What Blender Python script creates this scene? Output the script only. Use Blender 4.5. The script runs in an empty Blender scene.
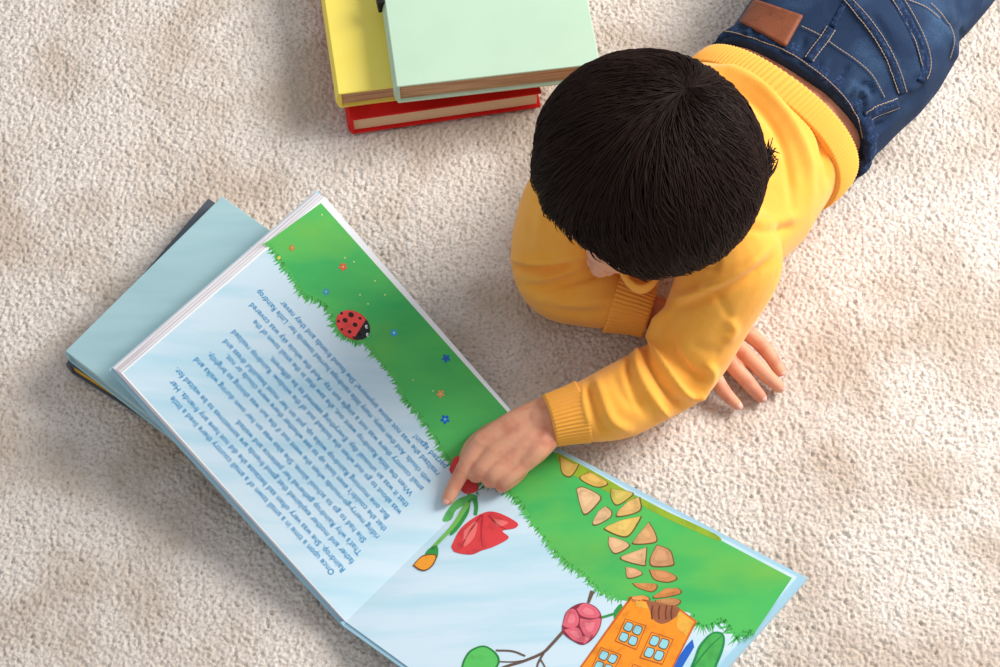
import bpy, math, random
import numpy as np
from mathutils import Vector
from mathutils.bvhtree import BVHTree
rng = np.random.default_rng(7); random.seed(7)
SC = bpy.context.scene; COL = SC.collection
# ------------------------------------------------------------------ camera
FPX, TILT, CAMH = 2000.0, math.radians(28), 1.75
CAM = np.array([0, 0, CAMH]); CD = np.array([0, math.sin(TILT), -math.cos(TILT)])
CU = np.array([0, math.cos(TILT), math.sin(TILT)]); CX = np.array([1.0, 0, 0])
def ray(px, py): return CD + CX*(px-500)/FPX - CU*(py-333.5)/FPX
def P(px, py, z=0.0):
    """the point at height z that the photograph shows at px, py"""
    v = ray(px, py); return CAM + v*((z-CAMH)/v[2])
def proj(V):
    d = np.asarray(V)-CAM; w = d@CD
    return np.stack([500+FPX*(d@CX)/w, 333.5-FPX*(d@CU)/w], -1)
def unit(v): v = np.asarray(v, float); return v/np.linalg.norm(v)
cd = bpy.data.cameras.new('camera'); cam = bpy.data.objects.new('camera', cd); COL.objects.link(cam)
cam.location = CAM; cam.rotation_euler = (TILT, 0, 0); cd.sensor_width = 36; cd.lens = FPX*36/1000
cd.clip_start = .05; SC.camera = cam
# ------------------------------------------------------------------ materials
def lin(c):
    return tuple((x/255/12.92 if x/255 <= .04045 else ((x/255+.055)/1.055)**2.4) for x in c)+(1,)
def mat(name, col, rough=.6, spec=.3, noise=None, bump=None, sheen=0, sss=0, coords='Object'):
    """noise = list of (scale vec, detail, colour2, lo, hi); bump = (scale vec, strength, distance)"""
    m = bpy.data.materials.new(name); m.use_nodes = True; nt = m.node_tree; b = nt.nodes['Principled BSDF']
    b.inputs['Base Color'].default_value = lin(col); b.inputs['Roughness'].default_value = rough
    b.inputs['Specular IOR Level'].default_value = spec
    if sheen: b.inputs['Sheen Weight'].default_value = sheen
    if sss:
        b.inputs['Subsurface Weight'].default_value = sss; b.inputs['Subsurface Radius'].default_value = (1, .35, .2)
        b.inputs['Subsurface Scale'].default_value = .006
    tc = nt.nodes.new('ShaderNodeTexCoord')
    def ntex(sc, det, rot=0):
        mp = nt.nodes.new('ShaderNodeMapping'); mp.inputs['Scale'].default_value = sc; mp.inputs['Rotation'].default_value = (0, 0, rot)
        nt.links.new(tc.outputs[coords], mp.inputs['Vector'])
        n = nt.nodes.new('ShaderNodeTexNoise'); n.inputs['Scale'].default_value = 1; n.inputs['Detail'].default_value = det
        nt.links.new(mp.outputs[0], n.inputs['Vector']); return n
    src = None
    for sc, det, c2, lo, hi, *rot in (noise or []):
        n = ntex(sc, det, rot[0] if rot else 0)
        mr = nt.nodes.new('ShaderNodeMapRange'); mr.inputs[1].default_value = lo; mr.inputs[2].default_value = hi
        nt.links.new(n.outputs['Fac'], mr.inputs[0])
        mx = nt.nodes.new('ShaderNodeMix'); mx.data_type = 'RGBA'
        nt.links.new(mr.outputs[0], mx.inputs['Factor'])
        if src is None: mx.inputs['A'].default_value = lin(col)
        else: nt.links.new(src, mx.inputs['A'])
        mx.inputs['B'].default_value = lin(c2); src = mx.outputs['Result']
    if src is not None: nt.links.new(src, b.inputs['Base Color'])
    if bump:
        n = ntex(bump[0], 3, bump[3] if len(bump) > 3 else 0); bp = nt.nodes.new('ShaderNodeBump')
        bp.inputs['Strength'].default_value = bump[1]; bp.inputs['Distance'].default_value = bump[2]
        nt.links.new(n.outputs['Fac'], bp.inputs['Height']); nt.links.new(bp.outputs[0], b.inputs['Normal'])
    return m
CARPET = mat('carpet_pile', (228, 218, 209), .95, .05, noise=[((8, 8, 8), 3, (204, 188, 173), .44, .62), ((330, 330, 330), 1, (186, 170, 156), .5, .75)],
             bump=((420, 420, 420), .6, .002), sheen=.2)
SKIN = mat('skin', (224, 162, 130), .5, .3, noise=[((60, 60, 60), 2, (206, 130, 104), .45, .75)], bump=((500, 500, 500), .15, .001), sss=.25)
NAIL = mat('fingernail', (238, 176, 160), .3, .5)
HAIRM = mat('black_brown_hair', (40, 26, 22), .55, .1, noise=[((40, 40, 40), 2, (34, 23, 20), .45, .7)])
KNIT = mat('orange_knit', (255, 181, 76), .9, .1, noise=[((45, 45, 45), 3, (253, 174, 66), .45, .7)], bump=((900, 900, 900), .35, .0012), sheen=.25)
RIB = mat('orange_rib_knit', (255, 179, 74), .9, .1, bump=((900, 900, 900), .3, .001), sheen=.25)
DENIM = mat('blue_denim', (37, 55, 83), .85, .15, noise=[((16, 16, 16), 4, (62, 88, 120), .5, .7), ((900, 900, 900), 2, (30, 46, 74), .45, .75)], bump=((1200, 1200, 1200), .4, .001))
SEAMD = mat('dark_denim_seam', (30, 46, 76), .85, .15, noise=[((300, 300, 300), 3, (58, 84, 120), .5, .75)], bump=((1200, 1200, 1200), .4, .001))
STITCH = mat('tan_stitching', (176, 156, 136), .8, .1)
LEATHER = mat('brown_leather', (140, 78, 50), .6, .3, noise=[((60, 60, 60), 4, (116, 60, 38), .45, .7)], bump=((500, 500, 500), .3, .001))
# ------------------------------------------------------------------ mesh helpers
def mesh(name, V, F, mats, midx=None, smooth=True):
    V = np.asarray(V, float); me = bpy.data.meshes.new(name)
    me.from_pydata([tuple(map(float, v)) for v in V], [], [tuple(int(i) for i in f) for f in F])
    for m in (mats if isinstance(mats, (list, tuple)) else [mats]): me.materials.append(m)
    if midx is not None: me.polygons.foreach_set('material_index', np.asarray(midx, np.int32))
    me.polygons.foreach_set('use_smooth', np.full(len(me.polygons), smooth)); me.update(); return me
def link(name, me, parent=None):
    o = bpy.data.objects.new(name, me); COL.objects.link(o)
    if parent is not None:
        o.parent = parent; b = base_of(parent)
        me.transform(__import__('mathutils').Matrix.Translation(-Vector(b)))
    return o
def base_of(o):
    b = Vector(o.location)
    while o.parent: o = o.parent; b += Vector(o.location)
    return b
def obj(name, V, F, mats, parent=None, midx=None, smooth=True): return link(name, mesh(name, V, F, mats, midx, smooth), parent)
def thing(name, label, cat, loc, group=None):
    o = bpy.data.objects.new(name, None); COL.objects.link(o); o.location = [float(x) for x in loc]; o.empty_display_size = .02
    o['label'] = label; o['category'] = cat
    if group: o['group'] = group
    return o
class MB:
    def __init__(s): s.V = []; s.F = []; s.M = []; s.n = 0
    def add(s, V, F, m=0):
        V = np.asarray(V, float); s.V.append(V); s.F += [tuple(i+s.n for i in f) for f in F]; s.M += [m]*len(F); s.n += len(V); return s
    def verts(s): return np.concatenate(s.V)
    def obj(s, name, mats, parent=None, smooth=True): return obj(name, s.verts(), s.F, mats, parent, s.M, smooth)
def loft(rings, cap=True):
    """rings: list of (n,3) arrays -> closed tube"""
    n = len(rings[0]); k = len(rings); V = np.concatenate(rings); F = []
    for i in range(k-1):
        for j in range(n):
            a = i*n+j; b = i*n+(j+1) % n; F.append((a, b, b+n, a+n))
    if cap:
        V = np.concatenate([V, [rings[0].mean(0)], [rings[-1].mean(0)]]); c0 = k*n; c1 = c0+1
        for j in range(n):
            F.append((c0, (j+1) % n, j)); F.append((c1, (k-1)*n+j, (k-1)*n+(j+1) % n))
    return V, F
def catmull(pts, m):
    pts = np.asarray(pts, float); p = np.concatenate([[2*pts[0]-pts[1]], pts, [2*pts[-1]-pts[-2]]]); out = []
    for i in range(len(pts)-1):
        p0, p1, p2, p3 = p[i:i+4]
        for t in np.linspace(0, 1, m, endpoint=False):
            out.append(.5*((2*p1)+(-p0+p2)*t+(2*p0-5*p1+4*p2-p3)*t*t+(-p0+3*p1-3*p2+p3)*t**3))
    out.append(pts[-1]); return np.array(out)
def tube(pts, rad, n=16, m=6, round_ends=True, flat=None):
    """tapered tube with rounded ends along a smooth path; flat=(axis, factor) squashes sections"""
    pts = np.asarray(pts, float); rad = np.full(len(pts), rad) if np.isscalar(rad) else np.asarray(rad, float)
    q = catmull(np.concatenate([pts, rad[:, None]], 1), m) if len(pts) > 1 else None
    c, r = q[:, :3], np.maximum(q[:, 3], 1e-5)
    T = np.gradient(c, axis=0); T /= np.linalg.norm(T, axis=1)[:, None]+1e-12
    if round_ends:
        e = [(.25, .66), (.7, .92)][::-1] if 0 else [(.94, .34), (.7, .71), (.3, .95)]
        c0 = [c[0]-T[0]*r[0]*a for a, _ in e]; r0 = [r[0]*b for _, b in e]
        c1 = [c[-1]+T[-1]*r[-1]*a for a, _ in e[::-1]]; r1 = [r[-1]*b for _, b in e[::-1]]
        c = np.concatenate([c0, c, c1]); r = np.concatenate([r0, r, r1]); T = np.concatenate([[T[0]]*3, T, [T[-1]]*3])
    up = np.array([0, 0, 1.0]) if abs(T[0][2]) < .9 else np.array([1.0, 0, 0]); rings = []
    a = np.linspace(0, 2*np.pi, n, endpoint=False)
    for ci, ri, ti in zip(c, r, T):
        s = unit(np.cross(ti, up)); up = np.cross(s, ti)
        ring = ci+ri*(np.cos(a)[:, None]*s+np.sin(a)[:, None]*up)
        if flat is not None:
            ax, k = flat; d = (ring-ci)@ax; ring = ring-np.outer(d*(1-k), ax)
        rings.append(ring)
    return loft(rings)
def ellipsoid(c, axes, rad, n=24, m=14):
    A = np.array(axes); rings = []
    for t in np.linspace(.06, np.pi-.06, m):
        a = np.linspace(0, 2*np.pi, n, endpoint=False)
        L = np.stack([np.sin(t)*np.cos(a)*rad[0], np.sin(t)*np.sin(a)*rad[1], np.full(n, np.cos(t)*rad[2])], 1)
        rings.append(np.asarray(c)+L@A)
    return loft(rings)
def section(c, sx, sz, w, t_up, t_dn, n=40, p=2.3):
    a = np.linspace(0, 2*np.pi, n, endpoint=False); cs, sn = np.cos(a), np.sin(a)
    x = np.sign(cs)*np.abs(cs)**(2/p)*w; z = np.sign(sn)*np.abs(sn)**(2/p); z = np.where(z > 0, z*t_up, z*t_dn)
    return np.asarray(c)+x[:, None]*sx+z[:, None]*sz
def blob(parts, voxel, smooth, name='tmp'):
    """one continuous skin around overlapping closed forms; returns vertices, faces"""
    b = MB()
    for V, F in parts: b.add(V, F)
    o = b.obj(name, [SKIN]); md = o.modifiers.new('r', 'REMESH'); md.mode = 'VOXEL'; md.voxel_size = voxel
    if smooth: s = o.modifiers.new('s', 'SMOOTH'); s.iterations = smooth; s.factor = .5
    bpy.context.view_layer.update(); dg = bpy.context.evaluated_depsgraph_get()
    me = bpy.data.meshes.new_from_object(o.evaluated_get(dg), depsgraph=dg)
    V = np.empty(len(me.vertices)*3); me.vertices.foreach_get('co', V); V = V.reshape(-1, 3)
    F = [tuple(p.vertices) for p in me.polygons]; old = o.data
    bpy.data.objects.remove(o); bpy.data.meshes.remove(old); bpy.data.meshes.remove(me); return V, F
def normals(V, F):
    me = mesh('n', V, F, SKIN); N = np.empty(len(V)*3); me.vertices.foreach_get('normal', N); bpy.data.meshes.remove(me); return N.reshape(-1, 3)
def folds(V, F, lines):
    """cloth folds: raise (or sink) the cloth along lines; each line = (pixel points, amplitude, width in px)"""
    N = normals(V, F); uv = proj(V); view = CAM-V; view /= np.linalg.norm(view, axis=1)[:, None]
    face = np.clip((N*view).sum(1)*3+.3, 0, 1); D = np.zeros(len(V))
    for pts, amp, wd in lines:
        q = catmull(np.array(pts, float), 8); best = np.full(len(V), 1e9); tt = np.zeros(len(V))
        L = len(q)-1
        for i in range(L):
            a, b = q[i], q[i+1]; ab = b-a; t = np.clip(((uv-a)@ab)/(ab@ab+1e-9), 0, 1)
            d = np.linalg.norm(uv-a-t[:, None]*ab, axis=1); k = d < best; best[k] = d[k]; tt[k] = (i+t[k])/L
        taper = np.clip(np.minimum(tt, 1-tt)*5+.15, 0, 1)
        D += amp*np.exp(-(best/wd)**2)*taper
    return V+N*(D*face)[:, None]
def vnoise(V, s, seed=0):
    """smooth pseudo-noise from summed sines"""
    r = np.random.default_rng(seed); out = np.zeros(len(V))
    for k in range(7): w = r.normal(size=3); w /= np.linalg.norm(w); out += np.sin(V@w*s*(.6+.8*r.random())+r.random()*6.28)
    return out/7
def bvh_of(V, F): return BVHTree.FromPolygons([Vector(v) for v in V], F)
def hit(b, px, py, off=0.0):
    v = unit(ray(px, py)); h = b.ray_cast(Vector(CAM), Vector(v))
    if h[0] is None: return None
    n = np.array(h[1]);  n = n if n@v < 0 else -n
    return np.array(h[0])+n*off
def on(b, pts, off, m=6, dash=None):
    q = catmull(np.array(pts, float), m); r = [hit(b, x, y, off) for x, y in q]; return np.array([p for p in r if p is not None])
# ------------------------------------------------------------------ floor and carpet
g = 3.0
fl = obj('floor', [(-g, -g, -.012), (g, -g, -.012), (g, g, -.012), (-g, g, -.012)], [(0, 1, 2, 3)], CARPET); fl['kind'] = 'structure'
def axis(a, b, st, lo, hi):
    return np.concatenate([np.arange(lo, a, .03), np.arange(a, b, st), np.arange(b, hi, .03)])
xs = axis(-.66, .68, .00125, -2.2, 2.2); ys = axis(.53, 1.42, .00125, -.6, 2.8)
X, Y = np.meshgrid(xs, ys); X = X.ravel(); Y = Y.ravel()
def cells(X, Y, c, seed):
    r = np.random.default_rng(seed); n = 257; jx = r.random((n, n)); jy = r.random((n, n)); jh = r.random((n, n))
    gx = np.floor(X/c).astype(int); gy = np.floor(Y/c).astype(int); best = np.full(len(X), 9.); hh = np.zeros(len(X))
    for a in (-1, 0, 1):
        for b in (-1, 0, 1):
            i, j = (gx+a) % n, (gy+b) % n
            d = np.hypot(X/c-(gx+a+jx[i, j]), Y/c-(gy+b+jy[i, j])); k = d < best; best[k] = d[k]; hh[k] = jh[i, j][k]
    return best, hh
warp = vnoise(np.stack([X, Y, 0*X], 1), 900, 3)*.0011
d1, h1 = cells(X+warp, Y-warp, .0039, 1); d2, h2 = cells(X-warp, Y+warp, .0024, 2)
Z = .0033*np.sqrt(np.clip(1-(d1/.86)**2, 0, 1))*(.55+.45*h1)+.0024*np.sqrt(np.clip(1-(d2/.88)**2, 0, 1))*(.4+.6*h2)
Z += .0018*vnoise(np.stack([X, Y, 0*X], 1), 60, 5)-.0060
fd = np.clip(np.minimum(np.minimum(X+.66, .68-X), np.minimum(Y-.53, 1.42-Y))/.05, 0, 1); Z = Z*fd+(-.0025+.0012*vnoise(np.stack([X, Y, 0*X], 1), 60, 5))*(1-fd)
nx, ny = len(xs), len(ys); cm = bpy.data.meshes.new('carpet_pile')
cm.vertices.add(nx*ny); cm.vertices.foreach_set('co', np.stack([X, Y, Z], 1).ravel().astype(np.float32))
ii = (np.arange(ny-1)[:, None]*nx+np.arange(nx-1)[None]).ravel(); Q = np.stack([ii, ii+1, ii+nx+1, ii+nx], 1).astype(np.int32)
cm.loops.add(Q.size); cm.loops.foreach_set('vertex_index', Q.ravel()); cm.polygons.add(len(Q))
cm.polygons.foreach_set('loop_start', np.arange(0, Q.size, 4, dtype=np.int32)); cm.materials.append(CARPET)
cm.polygons.foreach_set('use_smooth', np.ones(len(Q), bool)); cm.update(calc_edges=True)
cp = link('carpet', cm); cp['kind'] = 'stuff'; cp['label'] = 'cream looped pile carpet covering the whole floor'; cp['category'] = 'carpet'
# ------------------------------------------------------------------ closed hardback books
PAPER = mat('book_paper', (214, 176, 140), .9, .1, noise=[((20, 20, 900), 1, (176, 132, 98), .4, .65)])
def box8(c, ex, ey, ez):
    s = [(-1, -1, -1), (1, -1, -1), (1, 1, -1), (-1, 1, -1), (-1, -1, 1), (1, -1, 1), (1, 1, 1), (-1, 1, 1)]
    V = [np.asarray(c)+a*ex+b*ey+d*ez for a, b, d in s]
    return V, [(0, 3, 2, 1), (4, 5, 6, 7), (0, 1, 5, 4), (1, 2, 6, 5), (2, 3, 7, 6), (3, 0, 4, 7)]
def bevel(o, w, seg=2):
    m = o.modifiers.new('bevel', 'BEVEL'); m.width = w; m.segments = seg; m.limit_method = 'ANGLE'; m.angle_limit = .6
def hardback(name, label, corners, z0, th, cover, paper, spine=None, over=.004, board=.0026, group=None):
    """corners: four world xy points a,b,c,d round the cover; spine: index of the spine edge"""
    c = np.array([p[:2] for p in corners]); ctr = c.mean(0); t = thing(name, label, 'book', (ctr[0], ctr[1], z0), group)
    def slab(q, za, zb):
        V = [(x, y, za) for x, y in q]+[(x, y, zb) for x, y in q]
        return V, [(3, 2, 1, 0), (4, 5, 6, 7), (0, 1, 5, 4), (1, 2, 6, 5), (2, 3, 7, 6), (3, 0, 4, 7)]
    b = MB(); b.add(*slab(c, z0, z0+board)); b.add(*slab(c, z0+th-board, z0+th))
    def inset(q, ds):
        out = []
        for i in range(4):
            p, a, n = q[i], q[i-1], q[(i+1) % 4]; u = unit(n-p); v = unit(a-p)
            # edge i is p->n, edge i-1 is a->p
            out.append(p+v*ds[i]+u*ds[i-1])
        return np.array(out)
    if spine is not None:
        p, n = c[spine], c[(spine+1) % 4]; a = c[spine-1]; m = unit(a-p)*.003
        rs = []
        for k in range(7):
            f = k/6; z = z0+.0008+(th-.0016)*f; bulge = unit(p-a)*.0035*math.sin(math.pi*f)
            rs.append((p+bulge, p+m, n+m, n+bulge, z))
        V = []; F = []
        for k, (A, B, C, D, z) in enumerate(rs):
            V += [(*A, z), (*B, z), (*C, z), (*D, z)]
        for k in range(6):
            for j in range(4):
                x = k*4+j; y = k*4+(j+1) % 4; F.append((y, x, x+4, y+4))
        F += [(0, 1, 2, 3), (27, 26, 25, 24)]; b.add(V, F)
    cv = b.obj('cover', [cover], t, smooth=False); bevel(cv, .0009)
    ds = [over]*4
    if spine is not None: ds[spine] = .002
    q = inset(c, ds); pb = MB().add(*slab(q, z0+board, z0+th-board)); pb.obj('page_block', [paper], t, smooth=False)
    return t
def rect(a, b, width, side):
    """rectangle from the edge a->b (world), extending by width to the given side (+1 left of a->b)"""
    a, b = np.asarray(a)[:2], np.asarray(b)[:2]; u = unit(b-a); n = np.array([-u[1], u[0]])*side; return [a, b, b+n*width, a+n*width]
RED = mat('red_cloth', (214, 20, 16), .6, .25, noise=[((30, 30, 30), 2, (196, 14, 12), .4, .7)])
YEL = mat('yellow_cloth', (247, 226, 108), .65, .25, noise=[((18, 18, 18), 2, (244, 220, 96), .4, .7)])
MINT = mat('mint_cloth', (188, 215, 191), .65, .25, noise=[((18, 18, 18), 2, (184, 211, 187), .4, .7)])
CREAM = mat('red_book_pages', (226, 196, 160), .9, .1)
zr = .028; zy = zr+.026; zg = zy+.03
R0 = P(352, 134, .002); R1 = P(541, 107, .002)
hardback('book', 'red hardback book at the bottom of the pile under the yellow one', rect(R0, R1, .215, 1), .001, zr-.001, RED, CREAM, 3)
Y0 = P(340, 108, zr+.001); Y1 = P(340+205, 108-27, zr+.001)
hardback('book', 'yellow hardback book lying between the red and the mint green book', rect(Y0, Y1, .245, 1), zr, zy-zr, YEL, PAPER, 3)
G0 = P(398, 103, zy+.001); G1 = P(599, 80, zy+.001)
gb = hardback('book', 'mint green hardback book on top of the pile beside the boy', rect(G0, G1, .215, 1), zy, zg-zy, MINT, PAPER, 3)
BLK = mat('black_ribbon', (22, 22, 24), .6, .3)
gg = P(381, 2, zg-.002); e = MB().add(*box8(gg+np.array([-.001, .004, -.006]), np.array([.0035, .0012, 0]), np.array([-.0015, .0065, 0]), np.array([0, 0, .0085])))
o = e.obj('spine_band', [BLK], gb, smooth=False); bevel(o, .001)
LBLUE = mat('pale_blue_cloth', (168, 202, 207), .6, .25, noise=[((12, 60, 12), 3, (158, 194, 200), .4, .7, .7)])
SLATE = mat('slate_cloth', (84, 90, 100), .6, .25)
OCHRE = mat('ochre_page_edges', (226, 176, 56), .8, .15, noise=[((20, 20, 900), 1, (200, 150, 40), .4, .65)])
PALEP = mat('pale_book_pages', (176, 196, 200), .9, .1)
zb1, zb2 = .024, .046
S0, S1 = P(71, 373, .001), P(211, 210, .001)
hardback('book', 'slate grey hardback with ochre page edges lying under the pale blue book', rect(S0, S1, .145, -1), .001, zb1-.001, SLATE, OCHRE, 0, over=.003)
B0, B1 = P(65, 351, zb2), P(222, 196, zb2)
hardback('book', 'pale blue hardback half hidden under the open picture book', rect(B0, B1, .15, -1), zb1, zb2-zb1, LBLUE, PALEP, 0, over=.003)
# ------------------------------------------------------------------ open picture book
ZL, Z0, ZR = .086, .016, .085
pC, pD = P(531, 438, Z0), P(346, 622, Z0)
class Plane:
    def __init__(s, a, b, c): s.o = np.asarray(a); s.n = unit(np.cross(b-s.o, c-s.o)); s.n = s.n if s.n[2] > 0 else -s.n
    def at(s, px, py, off=0.0):
        v = ray(px, py); t = ((s.o-CAM)@s.n)/(v@s.n); return CAM+v*t+s.n*off
mid = .5*(P(121, 373, ZL)+P(321, 199, ZL)); LP = Plane(pC, pD, mid)
RP = Plane(pC, pD, P(780, 600, ZR))
PAGEB = mat('sky_blue_page', (208, 229, 240), .45, .3, noise=[((6, 44, 6), 5, (176, 216, 232), .46, .76, .72)])
GRASS = mat('painted_grass', (84, 190, 94), .45, .3, noise=[((10, 26, 10), 5, (58, 176, 94), .42, .72, .75), ((9, 13, 9), 4, (122, 190, 78), .5, .8, 2.2)])
GRASS2 = mat('painted_grass_tips', (92, 190, 92), .45, .3)
TXT = mat('blue_print', (30, 146, 200), .5, .2)
C_ = {}
def ink(c):
    if c not in C_: C_[c] = mat('ink_%d' % len(C_), c, .45, .3, noise=[((90, 90, 90), 3, tuple(max(0, int(x*.86)) for x in c), .5, .75)])
    return C_[c]
WHITE = mat('white_page_edges', (240, 236, 238), .7, .2, noise=[((12, 12, 700), 1, (214, 206, 212), .45, .7)])
BCOVER = mat('picture_book_cover', (164, 204, 222), .45, .3)
WPAGE = mat('white_page_margin', (244, 246, 248), .5, .3)
class Page:
    """a printed page: layers of flat print on one plane, joined to one mesh"""
    def __init__(s, pl): s.pl = pl; s.V = []; s.F = []; s.mi = []; s.mats = []; s.lay = 0
    def mi_of(s, m):
        if m not in s.mats: s.mats.append(m)
        return s.mats.index(m)
    def poly(s, pts, m, lay):
        n = len(s.V); s.V += [s.pl.at(x, y, lay*.00008) for x, y in pts]; s.F.append(tuple(range(n, n+len(pts)))); s.mi.append(s.mi_of(m))
    def blob(s, pts, m, lay): s.poly(catmull(list(pts)+[pts[0]], 5)[:-1], m, lay)
    def ell(s, cx, cy, a, b, th, m, lay, n=24):
        t = np.linspace(0, 2*np.pi, n, endpoint=False); c, k = math.cos(th), math.sin(th)
        s.poly([(cx+a*math.cos(u)*c-b*math.sin(u)*k, cy+a*math.cos(u)*k+b*math.sin(u)*c) for u in t], m, lay)
    def line(s, pts, w, m, lay):
        q = catmull(pts, 6) if len(pts) > 2 else np.array(pts, float); T = np.gradient(q, axis=0); N = np.stack([-T[:, 1], T[:, 0]], 1); N /= np.linalg.norm(N, axis=1)[:, None]
        W = np.linspace(w[0], w[1], len(q)) if not np.isscalar(w) else np.full(len(q), w)
        for i in range(len(q)-1):
            s.poly([q[i]-N[i]*W[i], q[i]+N[i]*W[i], q[i+1]+N[i+1]*W[i+1], q[i+1]-N[i+1]*W[i+1]], m, lay)
    def blades(s, pts, m, lay, ln=9, side=1, dens=1.6):
        q = catmull(pts, 8)
        for i in range(len(q)-1):
            a, b = q[i], q[i+1]; L = np.linalg.norm(b-a)
            for k in range(max(1, int(L/dens))):
                p = a+(b-a)*random.random(); t = unit(b-a); nn = np.array([-t[1], t[0]])*side
                d = unit(nn+t*random.uniform(-.7, .9)); l = ln*random.uniform(.3, 1.0); w = random.uniform(.8, 1.7)
                s.poly([p-t*w-nn*3, p+t*w-nn*3, p+t*w*.5+d*l*.6, p+d*l], m, lay)
    def build(s, name, parent): return obj(name, s.V, s.F, s.mats, parent, s.mi, False)
book = thing('picture_book', 'large open picture book with sky blue and green painted pages on the carpet', 'book', pC*.5+pD*.5-np.array([0, 0, Z0]))
# left half: page block, cover, printed page
L00, L01, L10, L11 = LP.at(346, 622), LP.at(533, 436), LP.at(121, 373), LP.at(324.5, 196.5)   # spine low, spine up, outer low, outer up
nL = LP.n; out = unit(np.cross(L01-L00, nL)); out = out if out@(L10-L00) > 0 else -out; up_ = unit(L01-L00)
def hexa(top, bot): return list(top)+list(bot), [(0, 1, 2, 3), (7, 6, 5, 4), (1, 0, 4, 5), (2, 1, 5, 6), (3, 2, 6, 7), (0, 3, 7, 4)]
tb = .011
b = MB(); top = [L00, L01, L11, L10]
bot = [L00-nL*.006+out*.002, L01-nL*.006+out*.002, L11-nL*tb+out*.012, L10-nL*tb+out*.012]
K = 7
for k in range(K):
    f0, f1 = k/K, (k+.86)/K
    j = (k % 2)*.0009
    b.add(*hexa([t+(q-t)*f0-up_*j*0+out*j for t, q in zip(top, bot)], [t+(q-t)*f1+out*j for t, q in zip(top, bot)]))
pbk = b.obj('page_block', [WHITE], book, smooth=False)
b = MB(); ov = .0035
ct = [bot[0]-up_*ov-nL*.0004, bot[1]+up_*ov-nL*.0004, bot[2]+up_*ov+out*.0006-nL*.0004, bot[3]-up_*ov+out*.0006-nL*.0004]
b.add(*hexa(ct, [p-nL*.003 for p in ct]))
# right half: thin board with pasted page
RC, RDn = RP.at(531, 438), RP.at(346, 622); RE = RP.at(797, 577); nR = RP.n
ro = RE-RC; RF = RDn+ro*1.0
# lower edge as in the photograph: towards the frame's lower edge
rd = RP.at(402, 662)-RDn; RF = RDn+unit(rd)*np.linalg.norm(ro)
ru = unit(RE-RF); rr_ = unit(ro)
rt = [RDn, RC, RE, RF]
cr = [RDn-ru*.004-nR*.0012, RC+ru*.0045-nR*.0012, RE+ru*.0045+rr_*.0075-nR*.0012, RF-ru*.004+rr_*.0075-nR*.0012]
b.add(*hexa(cr, [p-nR*.003 for p in cr]))
# rounded spine strip joining the boards
sp0, sp1 = ct[0]*.5+cr[0]*.5, ct[1]*.5+cr[1]*.5
V, F = tube([sp0-np.array([0, 0, .0005]), sp1-np.array([0, 0, .0005])], .0036, 10, 2, False); b.add(V, F)
cv = b.obj('cover', [BCOVER], book, smooth=False)
bb = MB().add(*hexa(rt, [p-nR*.0011 for p in rt])); bb.obj('endpaper', [PAGEB], book, smooth=False)
# --- left printed page
pg = Page(LP)
inn = [(346, 622), (531, 438), (321, 199), (121, 373)]
pg.poly([(346, 622), (531, 438), (533, 436), (324.5, 196.5), (121, 373)], WPAGE, 1)
pg.poly([(346.5, 621.5), (531, 438.2), (527, 434), (321, 203), (123.5, 373)], PAGEB, 2)
gl = [(266, 243), (276, 256), (284, 268), (295, 284), (303, 296), (318, 302), (330, 313), (335, 330), (347, 339), (364, 343), (376, 358), (389, 371), (399, 388), (405, 402), (416, 412), (424, 424), (434, 438), (441, 450), (449, 462), (463, 473)]
glb = [(266, 243), (276, 256), (284, 268), (295, 284), (303, 296), (318, 302), (330, 313), (337, 328), (349, 337), (364, 343), (376, 358), (389, 371), (399, 388), (407, 400), (417, 411), (425, 423), (434, 437), (441, 449), (449, 460), (468, 497)]
pg.poly(glb+[(531, 438), (528, 435), (321, 203)], GRASS, 3)
pg.blades(gl, GRASS, 4, 8, 1, 2.2); pg.blades(gl, GRASS2, 5, 5, 1, 6)
def daisy(p, x, y, r, c, c2, lay=6):
    for k in range(5): a = k*1.257+.4; p.ell(x+r*.62*math.cos(a), y+r*.62*math.sin(a), r*.45, r*.33, a, ink(c), lay, 10)
    p.ell(x, y, r*.3, r*.3, 0, ink(c2), lay+1, 8)
for x, y, r, c, c2 in ((292, 248, 3.2, (214, 150, 70), (240, 200, 90)), (343, 267, 4, (232, 96, 70), (250, 170, 90)), (326, 292, 3.6, (70, 160, 190), (150, 210, 220)), (394, 333, 3.8, (60, 170, 226), (190, 230, 240)),
                      (446, 358.5, 4.2, (24, 110, 190), (90, 60, 160)), (440.5, 394, 4, (226, 156, 96), (240, 190, 130)), (445, 419.5, 4.6, (20, 106, 196), (110, 200, 236)), (279, 258, 2, (220, 210, 80), (240, 230, 120))):
    daisy(pg, x, y, r, c, c2)
for x, y in ((322, 215), (354, 262), (375, 281), (360, 295), (385, 295), (368, 304), (345, 258), (413, 380), (433, 391)): pg.ell(x, y, 1, .9, 0, ink((190, 224, 140)), 6, 8)
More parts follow.
